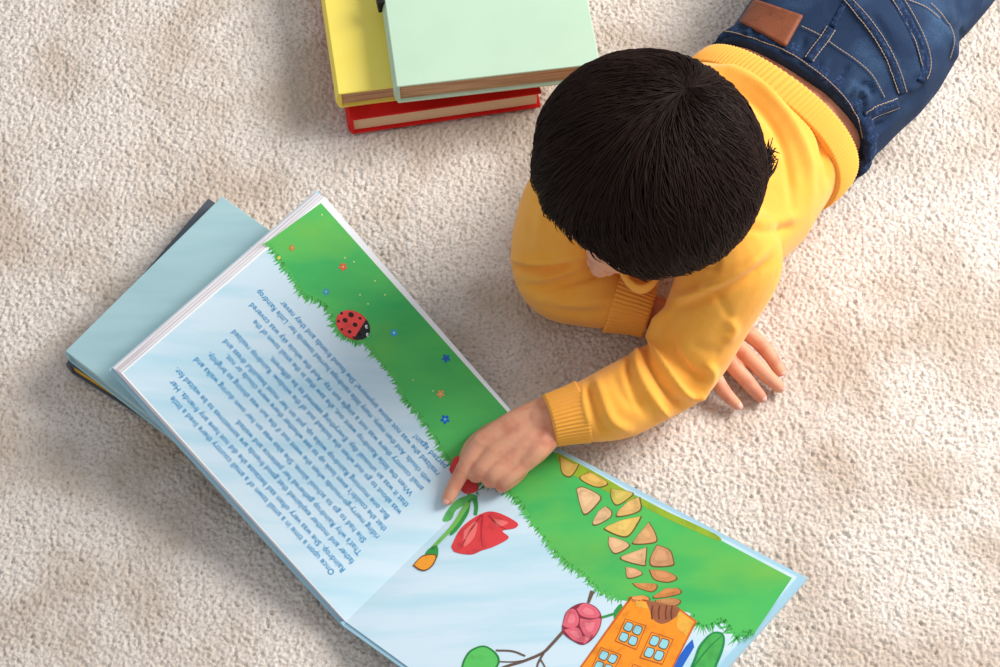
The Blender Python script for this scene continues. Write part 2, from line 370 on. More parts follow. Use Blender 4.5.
# ladybird
th = math.radians(32); pg.ell(353, 325.3, 18.2, 13.6, th, ink((214, 58, 50)), 7); pg.ell(352.5, 324.8, 17.4, 12.8, th, ink((240, 74, 70)), 8)
hc = (367.2, 329.8)
t = np.linspace(-1.25, 1.25, 14); pg.poly([(353+18.4*math.cos(u*.9)*math.cos(th)-13.2*math.sin(u*.9)*math.sin(th), 325.3+18.4*math.cos(u*.9)*math.sin(th)+13.2*math.sin(u*.9)*math.cos(th)) for u in t], ink((34, 34, 40)), 9)
for x, y, r in ((351, 315, 3), (345, 320.5, 2.7), (355, 325, 2.6), (349.5, 332, 2), (341.5, 313.5, 1.6), (338.5, 321.5, 1.5), (360, 318.5, 1.7), (341.8, 329.5, 1.5), (353.5, 337.5, 1.3), (359.5, 334.5, 1.7)):
    pg.ell(x, y, r, r*.85, th, ink((44, 24, 26)), 9, 12)
for x, y in ((366.5, 327), (367.5, 335)): pg.ell(x, y, 2, 1.5, 1.2, ink((240, 240, 240)), 10, 10); pg.ell(x+.7, y+.2, .9, .8, 0, ink((30, 30, 34)), 11, 8)
pg.blades([(352, 341), (360, 342)], GRASS, 4, 8, 1, 3)
# flower group reaching over the gutter: red blossom by the finger tip, leaf and stem on the left page
RB1, RB2, RB3 = ink((222, 66, 70)), ink((196, 44, 54)), ink((240, 116, 112))
pg.blob([(449, 470), (453, 459), (461, 456), (468, 462), (476, 478), (478, 490), (466, 494), (458, 486)], RB1, 12)
pg.blob([(455, 466), (462, 463), (468, 472), (464, 480)], RB3, 13)
def S6(pts): return [(400+x/3.51, 400+y/3.51) for x, y in pts]
DG, MG = ink((52, 150, 70)), ink((120, 190, 90))
def sprig(p):
    """stem, leaf and yellow bud that cross the gutter: printed on both pages"""
    p.blob(S6([(250, 345), (240, 400), (200, 460), (175, 475), (195, 430), (225, 375)]), DG, 7); p.line(S6([(240, 360), (190, 440), (110, 525)]), (2.6, 1.6), MG, 8)
    p.blob(S6([(255, 330), (270, 345), (200, 385), (180, 420), (150, 425), (165, 390), (200, 350)]), ink((86, 176, 90)), 6)
    p.blob(S6([(85, 548), (100, 525), (130, 512), (134, 545), (120, 565), (90, 560)]), DG, 8)
    p.blob(S6([(45, 582), (62, 562), (85, 545), (128, 545), (118, 580), (92, 600), (68, 598)]), ink((120, 70, 40)), 9); p.blob(S6([(50, 580), (64, 564), (86, 549), (124, 548), (114, 578), (92, 596), (70, 594)]), ink((244, 160, 50)), 10)
sprig(pg)
# --- printed story
LINES = [("Once upon a time in a small town of a small country there lived a little", 333, 574, 171, 398), ("Raindrop. She was very often sad because she did not have any friends. Her", 343.5, 571, 170.5, 381.5),
 ("father and mother explained that good friends are sometimes to be waited for.", 352.5, 563, 175.5, 369), ("That's why Raindrop gathered her patience and waited.", 360, 554, 236, 421),
 ("She had to go to school alone. She also was on her own during walks and", 364.5, 541.5, 195, 359), ("riding merry-go-rounds when she went out if the sun was shining so brightly,", 377.5, 538, 208, 354),
 ("that she couldn't even look up to see whether there were clouds or not.", 385, 530.5, 226, 356), ("But one morning Raindrop woke up, put on her most beautiful dress and", 387.5, 518, 224, 341),
 ("was about to go out when she looked out of the window. Raindrop realized", 400, 514, 232.5, 331.5), ("that it was an unusual day. Everything seemed to be different.", 407, 506.5, 270, 358),
 ("When the little Raindrop went out, she saw that in the small town of the", 411.5, 495, 253.5, 321.5), ("small country there was not a single sun ray. And the whole sky was covered", 422, 490, 250.5, 304.5),
 ("with clouds. And then many, many little raindrops hurried towards her. Little Raindrop", 429.5, 483, 257.5, 291), ("realized she was not alone anymore! She found friends and they never", 437.5, 475, 281, 302.5), ("parted again!", 445, 468, 414, 436)]
def text_mesh(s):
    cu = bpy.data.curves.new('t', 'FONT'); cu.body = s; cu.resolution_u = 2; cu.offset = .001; o = bpy.data.objects.new('t', cu); COL.objects.link(o)
    bpy.context.view_layer.update(); dg = bpy.context.evaluated_depsgraph_get(); me = bpy.data.meshes.new_from_object(o.evaluated_get(dg), depsgraph=dg)
    V = np.array([v.co[:] for v in me.vertices]); F = [tuple(p.vertices) for p in me.polygons]
    bpy.data.objects.remove(o); bpy.data.curves.remove(cu); bpy.data.meshes.remove(me); return V, F
ti = pg.mi_of(TXT)
for s, x0, y0, x1, y1 in LINES:
    V, F = text_mesh(s); w = V[:, 0].max()-V[:, 0].min(); V[:, 0] -= V[:, 0].min()
    a, b2 = LP.at(x0, y0, .0007), LP.at(x1, y1, .0007); u = unit(b2-a); v = np.cross(LP.n, u); k = np.linalg.norm(b2-a)/w; kh = .0082
    n = len(pg.V); pg.V += [a+u*p[0]*k+v*(p[1]-.35)*kh for p in V]; pg.F += [tuple(i+n for i in f) for f in F]; pg.mi += [ti]*len(F)
pg.build('page', book)
# --- right printed page
pr = Page(RP)
def S8(pts): return [(560+x/4.17, 440+y/4.17) for x, y in pts]
def S7(pts): return [(440+x/3.571, 580+y/3.571) for x, y in pts]
def S6(pts): return [(400+x/3.51, 400+y/3.51) for x, y in pts]
def S4(pts): return [(640+x/4.87, 530+y/4.87) for x, y in pts]
uvF = proj(np.array([RF]))[0]
pr.poly([(346, 622), (531, 438), (793, 577), tuple(uvF+np.array([-3, 0]))], PAGEB, 1)
gr = [(468, 497), (478, 486), (492, 483), (503, 488), (514, 497), (521, 506), (531, 522), (545, 540), (556, 553), (565, 563), (576, 570), (590, 581), (600, 592), (620, 600), (640, 603), (665, 607), (690, 613), (700, 627), (712, 626), (722, 620), (730, 630), (737, 640), (745, 632), (754, 634)]
pr.poly(gr+[(792, 578), (531, 440)], GRASS, 2)
pr.blades(gr[:14], GRASS, 3, 10, 1, 2.2); pr.blades(gr[16:], GRASS, 3, 12, 1, 1.6); pr.blades(gr[:14], GRASS2, 4, 6, 1, 6)
YG = ink((150, 180, 50)); YG2 = ink((196, 192, 70))
pr.blob([(556, 452), (580, 464), (612, 482), (640, 500), (628, 503), (600, 488), (575, 476), (560, 466)], YG, 3)
pr.blob(S8([(335, 240), (450, 300), (560, 350), (660, 400), (660, 420), (540, 370), (430, 320), (340, 270)]), YG, 3)
st = [[(70, 205), (100, 200), (165, 235), (150, 270), (105, 308), (85, 270)], [(190, 278), (213, 300), (205, 325), (155, 352), (138, 345), (160, 300)], [(0, 70), (60, 100), (75, 105), (45, 150), (10, 135)], [(125, 135), (180, 165), (195, 185), (150, 195), (85, 160)],
 [(215, 205), (285, 215), (300, 230), (240, 270), (215, 240)], [(330, 240), (330, 295), (245, 318), (245, 295), (290, 255)], [(335, 320), (320, 350), (275, 402), (195, 375), (200, 360), (260, 335)], [(370, 345), (395, 390), (395, 425), (310, 432), (320, 405)],
 [(205, 405), (240, 412), (288, 440), (232, 472), (205, 440)], [(360, 450), (355, 505), (345, 522), (255, 495), (300, 470)], [(405, 440), (455, 460), (470, 500), (465, 522), (390, 525), (378, 495)], [(275, 530), (320, 540), (340, 560), (285, 575)],
 [(375, 542), (440, 548), (485, 575), (450, 592), (395, 580)], [(305, 598), (390, 600), (402, 615), (380, 632), (325, 615)], [(440, 620), (490, 620), (500, 640), (440, 655), (390, 655)], [(290, 655), (350, 650), (370, 668), (330, 690), (285, 685)], [(400, 668), (470, 660), (500, 672), (480, 690), (410, 690)]]
cs = [(226, 186, 140), (222, 182, 136), (214, 176, 90), (220, 180, 90), (206, 186, 92), (222, 180, 110), (224, 190, 100), (216, 164, 110), (224, 180, 134), (222, 176, 128), (206, 150, 106), (222, 166, 120), (204, 138, 86), (208, 136, 76), (206, 132, 72), (232, 150, 80), (190, 130, 80)]
OUTL = ink((112, 92, 50))
for k, (q, c) in enumerate(zip(st, cs)):
    q = np.array(S8(q)); m = q.mean(0); pr.blob(list(m+(q-m)*1.10+.3), OUTL, 5); pr.blob(list(q), ink(c), 6)
    pr.blob(list(m+(q-m)*.55+np.array([-1, -1.2])), ink(tuple(min(255, x+12) for x in c)), 7)
# red blossom and yellow bud
pr.blob(S6([(180, 515), (215, 450), (285, 400), (340, 395), (410, 430), (405, 450), (360, 460), (382, 485), (330, 515), (290, 528), (250, 543), (195, 535)]), RB1, 6)
for q in ([(285, 405), (240, 470), (215, 520)], [(290, 405), (285, 470), (290, 520)], [(310, 405), (345, 440), (375, 455)]): pr.line(S6(q), (1.2, .4), RB2, 7)
pr.blob(S6([(225, 460), (270, 425), (262, 480), (225, 515)]), RB3, 7); pr.blob(S6([(320, 415), (380, 430), (345, 445)]), RB3, 7)
DG, MG = ink((52, 150, 70)), ink((120, 190, 90))
pr.line(S6([(262, 345), (268, 375), (265, 405)]), (2.4, 1.6), DG, 7)
sprig(pr)
# twig, rose, leaves
BR = ink((110, 86, 76))
pr.line(S7([(545, 40), (530, 82)]), (2.2, 1.4), BR, 6); pr.line(S7([(440, 185), (395, 235), (365, 262), (300, 290), (240, 308), (180, 330)]), (1.6, 1.2), BR, 6); pr.line(S7([(200, 252), (260, 255), (305, 272)]), (.9, .9), BR, 6)
pr.line(S7([(210, 292), (260, 293), (300, 288)]), (.6, .6), BR, 6); pr.line(S7([(370, 262), (350, 300), (345, 330)]), (1.2, .8), BR, 6); pr.line(S7([(360, 285), (375, 311), (380, 330)]), (.8, .6), BR, 6)
pr.line(S7([(575, 135), (600, 128), (625, 120)]), (1.2, 1.2), DG, 6); pr.blob(S7([(622, 110), (645, 85), (655, 110), (640, 150), (622, 140)]), DG, 4)
PK, PK2, PKO = ink((226, 104, 120)), ink((204, 78, 98)), ink((140, 50, 70))
pr.blob(S7([(436, 165), (455, 110), (510, 82), (560, 100), (578, 140), (560, 195), (515, 232), (470, 215), (440, 190)]), PKO, 7)
for q in ([(438, 163), (455, 112), (480, 106), (496, 135), (490, 165), (460, 172)], [(488, 106), (515, 84), (558, 102), (570, 130), (540, 138), (505, 128)], [(500, 138), (540, 143), (574, 140), (560, 190), (530, 210), (502, 170)], [(443, 180), (480, 170), (500, 180), (512, 222), (475, 214)], [(512, 200), (528, 205), (548, 198), (515, 230)]):
    pr.blob(S7(q), PK, 8); q = np.array(q, float); m = q.mean(0); pr.blob(S7(m+(q-m)*.5), ink((236, 128, 140)), 9)
pr.blob(S7([(75, 320), (85, 285), (110, 250), (160, 235), (205, 265), (212, 300), (180, 335), (110, 345)]), ink((40, 128, 60)), 7); pr.blob(S7([(82, 318), (92, 285), (114, 256), (158, 241), (198, 268), (204, 300), (176, 328), (112, 336)]), ink((92, 196, 96)), 8)
# house
OR, OR2, OR3 = ink((250, 150, 40)), ink((236, 176, 70)), ink((206, 100, 40))
pr.poly(S7([(680, 60), (740, 72), (850, 98), (918, 148), (835, 311), (760, 440), (420, 440), (500, 311)]), OR3, 6); pr.poly(S7([(684, 68), (740, 78), (850, 104), (910, 150), (828, 311), (750, 440), (428, 440), (508, 311)]), OR, 7)
pr.poly(S7([(850, 110), (905, 150), (880, 200), (845, 170)]), OR2, 8); pr.poly(S7([(700, 75), (735, 82), (745, 105), (700, 95)]), OR2, 8)
pr.blob(S7([(735, 72), (790, 85), (852, 98), (845, 130), (800, 157), (765, 145), (750, 110)]), ink((160, 96, 66)), 8)
for a in (760, 785, 810, 830): pr.line(S7([(a, 92), (a-4, 118), (a-2, 142)]), .7, ink((110, 60, 40)), 9)
pr.poly(S7([(902, 212), (908, 240), (866, 311), (828, 311), (880, 235)]), ink((36, 100, 196)), 5); pr.poly(S7([(866, 311), (828, 311), (760, 430), (800, 430)]), ink((36, 100, 196)), 5)
PANE, FRM = ink((150, 214, 226)), ink((190, 100, 50))
def window(q):
    q = np.array(q, float); m = q.mean(0); pr.poly(S7(q), FRM, 9); pr.poly(S7(m+(q-m)*.92), OR, 10)
    for u in (0, 1):
        for v in (0, 1):
            def B(s, t): return (q[0]*(1-s)+q[1]*s)*(1-t)+(q[3]*(1-s)+q[2]*s)*t
            s0, t0 = .1+u*.42, .08+v*.44; k = [B(s0, t0), B(s0+.36, t0+.02), B(s0+.36, t0+.38), B(s0, t0+.36)]; k = np.array(k); c = k.mean(0)
            pr.blob(S7(c+(k-c)*.92), ink((112, 80, 60)), 11); pr.blob(S7(c+(k-c)*.75), PANE, 12)
window([(662, 138), (738, 164), (702, 252), (624, 220)]); window([(755, 185), (835, 212), (795, 305), (712, 280)]); window([(575, 240), (650, 268), (610, 350), (535, 325)]); window([(690, 300), (760, 325), (720, 410), (650, 385)])
pr.blob(S4([(240, 680), (262, 630), (290, 560), (350, 500), (405, 505), (412, 560), (385, 640), (350, 690)]), ink((34, 140, 76)), 5); pr.blob(S4([(255, 680), (275, 630), (300, 570), (352, 510), (398, 514), (400, 560), (370, 640), (340, 690)]), ink((76, 176, 84)), 6)
pr.line(S4([(260, 670), (330, 580), (400, 515)]), (1, .5), ink((40, 140, 70)), 7)
pr.build('page', book)
# flap of the green corner ink on the turned board edge
# ------------------------------------------------------------------ the boy
boy = thing('person', 'child in orange sweater and blue jeans lying on the carpet, pointing at picture book', 'person', P(720, 200, 0))
CH = P(647, 167, .235); UV = unit(CAM-CH); IU = unit(CU-(CU@UV)*UV); IX = unit(np.cross(IU, UV))   # IX right, IU up in the head's own frame
Fd = unit(-.42*IX-.90*IU); U = unit(UV*.99-Fd*.10); Fd = unit(Fd-(Fd@U)*U); Sd = unit(np.cross(U, Fd))     # vertex, face, his left
def H(f, s, u): return CH+Fd*f+Sd*s+U*u
# torso axis
SXs = unit(P(790, 235, .13)-P(540, 190, .13)); SXw = unit(P(860, 152, .08)-P(712, 47, .08))
T = []
def sec(c, sx, ax, w, tu, td): sx = unit(sx-(sx@ax)*ax); return section(c, sx, unit(np.cross(ax, sx))*(1 if np.cross(ax, sx)[2] > 0 else -1), w, tu, td)
cN, c1, c2, c3, cW, cJ = P(652, 226, .115), P(688, 194, .105), P(718, 166, .097), P(740, 147, .09), P(757, 133, .083), P(796, 97, .08)
AX = unit(cJ-c1)
def torso(dw, upto):
    S = [(cN, SXs, .060, .05, .05), (P(664, 214, .115), SXs, .095, .06, .06), (c1, SXs, .112, .066, .07), (c2, unit(SXs+SXw), .112, .066, .075), (c3, SXw, .104, .066, .075), (cW, SXw, .098, .064, .072), (cJ, SXw, .094, .062, .072)]
    return loft([sec(c, sx, AX, w+dw, a+dw, b+dw) for c, sx, w, a, b in S[:upto]])
# arms: his left (right in the photo) points at the page, his right lies folded on the carpet
LA = [P(722, 232, .145), P(731, 260, .130), P(709, 314, .09), P(680, 366, .048), P(650, 386, .046), P(615, 403, .047), P(576, 414, .048), P(564, 417.5, .047)]
LR = [.044, .049, .0415, .0375, .0365, .0355, .027, .0215]
RA = [P(588, 185, .14), P(570, 205, .12), P(556, 245, .07), P(560, 276, .046), P(588, 290, .043), P(612, 300, .038), P(632, 305.5, .0355)]
RR = [.046, .046, .044, .042, .037, .030, .0215]
body = []
body.append(torso(-.008, 7))
body.append(loft([sec(c, SXw, AX, w, a, b) for c, w, a, b in ((cJ, .09, .06, .066), (P(835, 58, .08), .09, .062, .066), (P(870, 20, .075), .08, .05, .06))]))
body.append(tube(LA+[P(550, 421, .047), P(540, 423, .046)], [r-.009 for r in LR[:-1]]+[.0185, .0185, .019], 16, 4)); body.append(tube(RA+[P(690, 324, .026)], [r-.009 for r in RR[:-1]]+[.018, .017], 16, 4))
body.append(tube([H(-.035, 0, -.05), P(655, 222, .13)], [.046, .05], 16, 6))                                # neck
body.append(ellipsoid(CH+U*.004-Fd*.004, (Sd, Fd, U), (.076, .090, .088)))                                   # skull
body.append(ellipsoid(H(.034, 0, -.045), (Sd, Fd, U), (.056, .056, .066)))                                   # face
body.append(ellipsoid(H(.058, 0, -.092), (Sd, Fd, U), (.024, .022, .018)))                                   # chin
body.append(ellipsoid(H(.087, .003, -.014), (Sd, Fd, U), (.022, .013, .018)))   # brow
body += [ellipsoid(H(.062, s*.030, -.055), (Sd, Fd, U), (.022, .02, .02)) for s in (-1, 1)]                  # cheeks
body.append(tube([H(.085, 0, -.012), H(.091, 0, -.028), H(.098, 0, -.042)], [.006, .0075, .0095], 10, 4)) # nose
body += [ellipsoid(H(.095, s*.0085, -.044), (Sd, Fd, U), (.006, .007, .006), 10, 8) for s in (-1, 1)]
body.append(tube([H(.080, -.016, -.068), H(.0895, 0, -.066), H(.080, .016, -.068)], [.0035, .0055, .0035], 10, 4))
body.append(tube([H(.078, -.013, -.074), H(.0875, 0, -.074), H(.078, .013, -.074)], [.0035, .0055, .0035], 10, 4))
for s in (-1, 1): body.append(tube([H(-.008, s*.078, .004), H(-.018, s*.088, .0), H(-.016, s*.087, -.02), H(-.004, s*.079, -.03)], [.006, .008, .0075, .006], 10, 4))
# pointing hand
def page_z(px, py): return LP.at(px, py)[2] if (py-438)*(346-531)-(px-531)*(622-438) > 0 else RP.at(px, py)[2]
def Q(px, py, h): return P(px, py, .0185+h)
hand = []
wr = P(549, 421, .0475)
kn = [Q(480, 443, .0300), Q(494, 452, .0290), Q(508, 460, .0260), Q(522, 466, .0225)]
kr = [.0098, .0098, .0094, .0086]
for (k, r, w0) in zip(kn, kr, ((-.006, .012), (-.001, .006), (.003, -.002), (.007, -.010))):
    hand.append(tube([wr+np.array([0, w0[1], -.002]), (wr+k)/2+np.array([0, w0[1]*.6, .001]), k], [.0150, .0135, r], 14, 5))
hand.append(ellipsoid(P(518, 440, .0405), (unit(wr-kn[1]), unit(kn[0]-kn[3]), np.array([0, 0, 1.])), (.030, .026, .013)))
hand.append(ellipsoid(P(512, 443, .0330), (unit(wr-kn[1]), unit(kn[0]-kn[3]), np.array([0, 0, 1.])), (.026, .024, .010)))
fing = []
fing.append(tube([kn[0], Q(467, 463, .0235), Q(456, 483, .0135), Q(448, 499, .0075)], [.0092, .0079, .0072, .0060], 14, 6))          # index, straight
fing.append(tube([kn[1], Q(480, 469, .0235), Q(476, 475, .0140), Q(487, 470, .0080), Q(498, 462, .0080)], [.0095, .0084, .0078, .0072, .0065], 14, 6))    # curled
fing.append(tube([kn[2], Q(493, 474, .0225), Q(490, 480.5, .0130), Q(501, 474, .0080), Q(511, 466, .0080)], [.0092, .0082, .0076, .0070, .0062], 14, 6))
fing.append(tube([kn[3], Q(507, 479.5, .0185), Q(502, 486, .0110), Q(513, 480, .0075), Q(522, 472, .0075)], [.0086, .0076, .0069, .0062, .0056], 14, 6))
fing.append(tube([P(524, 425, .042), P(499, 430, .036), Q(477, 442, .0140), Q(468, 455, .0090), Q(465, 464, .0070)], [.0115, .0105, .0086, .0078, .0062], 14, 6))   # thumb
# resting hand
pal = P(707, 334, .021)
rest = [tube([P(672, 318, .032), P(690, 326, .026), pal], [.017, .0175, .0165], 14, 5)]
rf = [((735, 329), (749, 334), (766, 350), (780, 371)), ((727, 338), (743, 352), (762, 371), (779, 387)), ((716, 346), (729, 361), (746, 380), (761, 397)), ((705, 354), (714, 374), (724, 391), (737, 405))]
for (k, a, b_, c), r in zip(rf, (.0078, .0080, .0078, .0070)):
    rest.append(tube([P(695, 330, .021), P(*k, .0205)], [.012, r*1.2], 12, 5))
    rest.append(tube([P(*k, .0205), P(*a, .0190), P(*b_, .0150), P(*c, .0072)], [r*1.15, r*1.05, r*.97, r*.76], 14, 6))
rest.append(tube([P(700, 324, .02), P(722, 308, .018), P(738, 306, .013), P(752, 312, .0085)], [.014, .0105, .0085, .0065], 14, 5))  # thumb
V, F = blob(body+hand+fing+rest, .0013, 3)
V = V+normals(V, F)*(vnoise(V, 400, 4)*.0002)[:, None]
bo = obj('body', V, F, SKIN, boy); BB = bvh_of(V, F)
def nail(tip, back, r, up=np.array([0, 0, 1.])):
    d = unit(np.asarray(tip)-back); s = unit(np.cross(d, up)); n = np.cross(s, d)
    v, f = ellipsoid(np.asarray(tip)+n*r*.62+d*r*.25, (s, d, n), (r*.62, r*.85, r*.34), 12, 8); obj('fingernail', v, f, NAIL, boy)
nail(Q(448, 499, .0075), Q(456, 483, .0135), .0058)
for k in range(4): nail(P(*rf[k][3], .0072), P(*rf[k][2], .0150), .0054)
for s in (-1, 1):
    v, f = ellipsoid(H(.0765, s*.028, -.022), (Sd, Fd, U), (.012, .010, .007), 14, 10); obj('eyelid', v, f, SKIN, boy)
# ---- sweater
sw = [torso(.0, 6), tube(LA, LR, 24, 6), tube(RA, RR, 24, 6)]
V, F = blob(sw, .0026, 6)
V = V+normals(V, F)*(vnoise(V, 55, 11)*.0016)[:, None]
FL = [
 # back: two deep folds running along the hem, softer ones higher up
 ([(702, 70), (735, 74), (764, 92), (790, 124), (806, 160), (812, 205)], .0085, 5.5), ([(700, 82), (728, 86), (754, 102), (778, 134), (790, 170), (792, 210)], -.0065, 4.5),
 ([(745, 62), (772, 74), (800, 100), (822, 138), (830, 185)], -.0070, 4), ([(760, 56), (790, 74), (818, 102), (838, 138), (844, 178)], .0040, 5),
 ([(705, 92), (736, 108), (758, 142), (766, 185)], .0040, 7), ([(700, 104), (728, 120), (746, 155), (750, 190)], -.0025, 6), ([(735, 215), (770, 222), (800, 214)], .0035, 6), ([(740, 226), (770, 232), (795, 226)], -.0035, 5),
 # left shoulder and sleeve
 ([(674, 300), (692, 294), (716, 283), (744, 267), (772, 244)], .0055, 5), ([(676, 309), (696, 303), (720, 293), (748, 278), (776, 256)], -.0048, 4.5), ([(690, 262), (714, 268), (714, 244)], -.0030, 3.5), ([(704, 284), (720, 300), (732, 322)], -.0020, 4),
 ([(672, 306), (658, 324), (653, 344), (665, 368), (684, 392), (703, 396)], .0085, 4.5), ([(650, 334), (645, 350), (655, 374), (674, 400), (690, 408)], -.0070, 4), ([(642, 346), (636, 360), (644, 384), (660, 408), (672, 416)], .0060, 4.5), ([(634, 352), (628, 368), (634, 392), (646, 416)], -.0045, 4),
 ([(668, 330), (674, 352), (690, 372), (706, 380)], -.0050, 4.5), ([(704, 362), (712, 372), (704, 388), (694, 398)], .0060, 5), ([(728, 318), (734, 330), (724, 342)], .0035, 5), ([(690, 340), (706, 350), (722, 352)], -.0020, 5),
 ([(596, 378), (602, 396), (612, 420), (634, 432)], .0050, 5), ([(588, 382), (592, 400), (600, 424), (608, 434)], -.0045, 4), ([(612, 372), (622, 394), (636, 410)], -.0025, 5), ([(584, 386), (584, 404), (590, 428)], .0030, 3.5),
 # right sleeve
 ([(510, 260), (540, 261), (570, 256), (592, 248)], .0065, 4), ([(512, 267), (542, 268), (575, 263)], -.0065, 3.2), ([(530, 280), (552, 276), (572, 268), (590, 262)], .0055, 3.5), ([(520, 284), (548, 288), (580, 280), (606, 270)], -.0035, 4), ([(526, 292), (556, 304), (590, 302), (630, 296)], .0035, 6), ([(540, 300), (570, 312), (610, 314)], -.0030, 5), ([(548, 200), (540, 225), (538, 250)], .0030, 6)]
V = folds(V, F, FL)
sweater = obj('sweater', V, F, KNIT, boy); SB = bvh_of(V, F)
def ribbed(name, path, rads, nrib, amp, flat=None, frame=None):
    n = nrib*6; a = np.linspace(0, 2*np.pi, n, endpoint=False); mod = amp*np.cos(a*nrib); rings = []
    path = np.asarray(path, float); Tn = np.gradient(path, axis=0); up = np.array([0, 0, 1.0])
    m = len(path)
    for k, (c, r, t) in enumerate(zip(path, rads, Tn)):
        t = unit(t); s = unit(np.cross(t, up)); u = np.cross(s, t); rr = r+mod
        rings.append(c+rr[:, None]*(np.cos(a)[:, None]*s+np.sin(a)[:, None]*u))
    return rings
def dense(pts, rad, m=4): q = catmull(np.concatenate([np.array(pts), np.array(rad)[:, None]], 1), m); return q[:, :3], q[:, 3]
lc = [P(583, 412, .048), P(572, 415, .048), P(560, 418, .048), P(549, 421, .0475)]
c, r = dense(lc, [.0298, .0276, .0260, .0248]); c = np.concatenate([[c[0]], c, [c[-1]], [c[-1]]]); r = np.concatenate([[.022], r, [.0225], [.0185]])
def rib_tube(name, c, r, nrib, amp):
    d = np.gradient(c, axis=0); d[np.linalg.norm(d, axis=1) < 1e-9] = 1e-9; t = unit(c[-1]-c[0]); up = np.array([0, 0, 1.]); s = unit(np.cross(t, up)); u = np.cross(s, t)
    n = nrib*6; a = np.linspace(0, 2*np.pi, n, endpoint=False); rings = [ci+(ri+amp*np.cos(a*nrib))[:, None]*(np.cos(a)[:, None]*s+np.sin(a)[:, None]*u) for ci, ri in zip(c, r)]
    Vv, Ff = loft(rings, False); return obj(name, Vv, Ff, RIB, sweater)
rib_tube('cuff', c, r, 44, .0006)
rc = [P(612, 300, .0385), P(624, 303.5, .037), P(637, 307, .0355), P(650, 311.5, .034)]
c, r = dense(rc, [.0325, .0300, .0280, .0265]); c = np.concatenate([[c[0]], c, [c[-1]], [c[-1]]]); r = np.concatenate([[.026], r, [.0245], [.020]])
rib_tube('cuff', c, r, 44, .0006)
# hem band round the waist
def band(name, c0, c1, w, tu, td, nrib, amp, m, parent, skew=0, thick=.006):
    rings = []; n = nrib*6; mod = amp*np.cos(np.arange(n)*2*np.pi/6)
    prof = [(0, -thick), (0, 0)]+[(f, .0012*math.sin(f*3.1)) for f in np.linspace(.1, .9, 6)]+[(1, 0), (1, -thick)]
    for f, d in prof:
        b_ = sec2(c0+(c1-c0)*f, w+d, tu+d, td+d, n); ctr = b_.mean(0); dirs = b_-ctr; dirs /= np.linalg.norm(dirs, axis=1)[:, None]; rings.append(b_+dirs*(mod if d > -.003 else 0*mod)[:, None])
    Vv, Ff = loft(rings, False); return obj(name, Vv, Ff, m, parent)
def sec2(c, w, tu, td, n): sx = unit(SXw-(SXw@AX)*AX); z = np.cross(AX, sx); z = z if z[2] > 0 else -z; return section(c, sx, z, w, tu, td, n)
h0, h1 = P(756, 135, .083), P(775, 118, .0825)
band('hem', h0, h1, .1015, .0655, .074, 130, .0007, RIB, sweater)
# collar
V, F = None, None
cc = P(640, 257, .112); ca = unit(H(0, 0, 0)-cc); cs_ = unit(np.cross(ca, CU)); cf = np.cross(cs_, ca); rings = []
for k in range(40):
    a = k/40*2*np.pi; o_ = math.cos(a)*cs_*.021+math.sin(a)*cf*.036; d = unit(o_); rings.append(cc+o_+ca*.004*math.cos(2*a)+np.array([(.0032*math.cos(b_)*d+.0060*math.sin(b_)*ca) for b_ in np.linspace(0, 2*np.pi, 12, endpoint=False)]))
Vc = np.concatenate(rings); Fc = [(i*12+j, ((i+1) % 40)*12+j, ((i+1) % 40)*12+(j+1) % 12, i*12+(j+1) % 12) for i in range(40) for j in range(12)]
obj('collar', Vc, Fc, RIB, sweater)
# ---- jeans
jw, jb, jc, jd = P(789, 106, .080), P(810, 85, .080), P(840, 50, .082), P(878, 8, .078)
JX = SXw; JA = unit(jd-jw)
hips = loft([sec(c, JX, JA, w, a, b) for c, w, a, b in ((jw, .097, .066, .074), (jb, .099, .072, .074), (P(822, 70, .08), .101, .077, .074), (jc, .104, .084, .074), (P(858, 29, .08), .104, .082, .072), (jd, .098, .07, .07), (P(905, -25, .07), .07, .05, .06))])
legs = [tube([P(888, 30, .07), P(925, -8, .066), P(985, -70, .06), P(1050, -140, .055), P(1120, -230, .05)], [.062, .062, .056, .05, .042], 20, 5), tube([P(820, -20, .07), P(850, -65, .066), P(910, -140, .062), P(955, -215, .055), P(1010, -310, .05)], [.062, .062, .056, .05, .042], 20, 5)]
V, F = blob([hips]+legs, .003, 6)
uvj = proj(V); dj = ((V-jw)@JA)
V = V+normals(V, F)*(vnoise(V, 40, 21)*.0015+vnoise(V*np.array([1, 1, 1]), 130, 22)*.0016*np.exp(-np.clip(dj-.005, 0, 1)/.02))[:, None]
JF = [([(846, 0), (872, 28), (892, 60), (901, 95)], .0026, 3), ([(894, 0), (915, 35), (925, 60), (921, 82)], -.0045, 2.5), ([(862, 112), (880, 106), (897, 98)], .0040, 4), ([(858, 128), (872, 128), (888, 122)], -.0045, 3), ([(850, 100), (858, 90), (866, 98), (862, 108)], .0065, 3.5), ([(858, 84), (870, 86), (874, 98)], -.0045, 3),
      ([(832, 86), (842, 74), (848, 64)], -.0035, 3), ([(818, 74), (828, 60)], .0030, 3), ([(842, 96), (852, 80)], .0035, 3), ([(935, 20), (950, 40), (955, 62)], .0045, 5), ([(940, 14), (958, 30), (964, 46)], -.0050, 4), ([(884, 122), (908, 104), (928, 80)], -.0030, 4.5), ([(868, 138), (890, 122), (912, 104)], .0035, 4), ([(718, 28), (728, 12), (740, 0)], -.0045, 3), ([(712, 38), (720, 22), (730, 6)], .0040, 3), ([(800, 50), (806, 38)], -.003, 3),
      ([(870, 10), (884, 34), (896, 62)], -.0020, 4), ([(905, 90), (920, 84), (936, 62)], .0030, 4), ([(872, 134), (880, 128), (894, 116)], -.004, 2.5)]
V = folds(V, F, JF)
jeans = obj('jeans', V, F, DENIM, boy); JB = bvh_of(V, F)
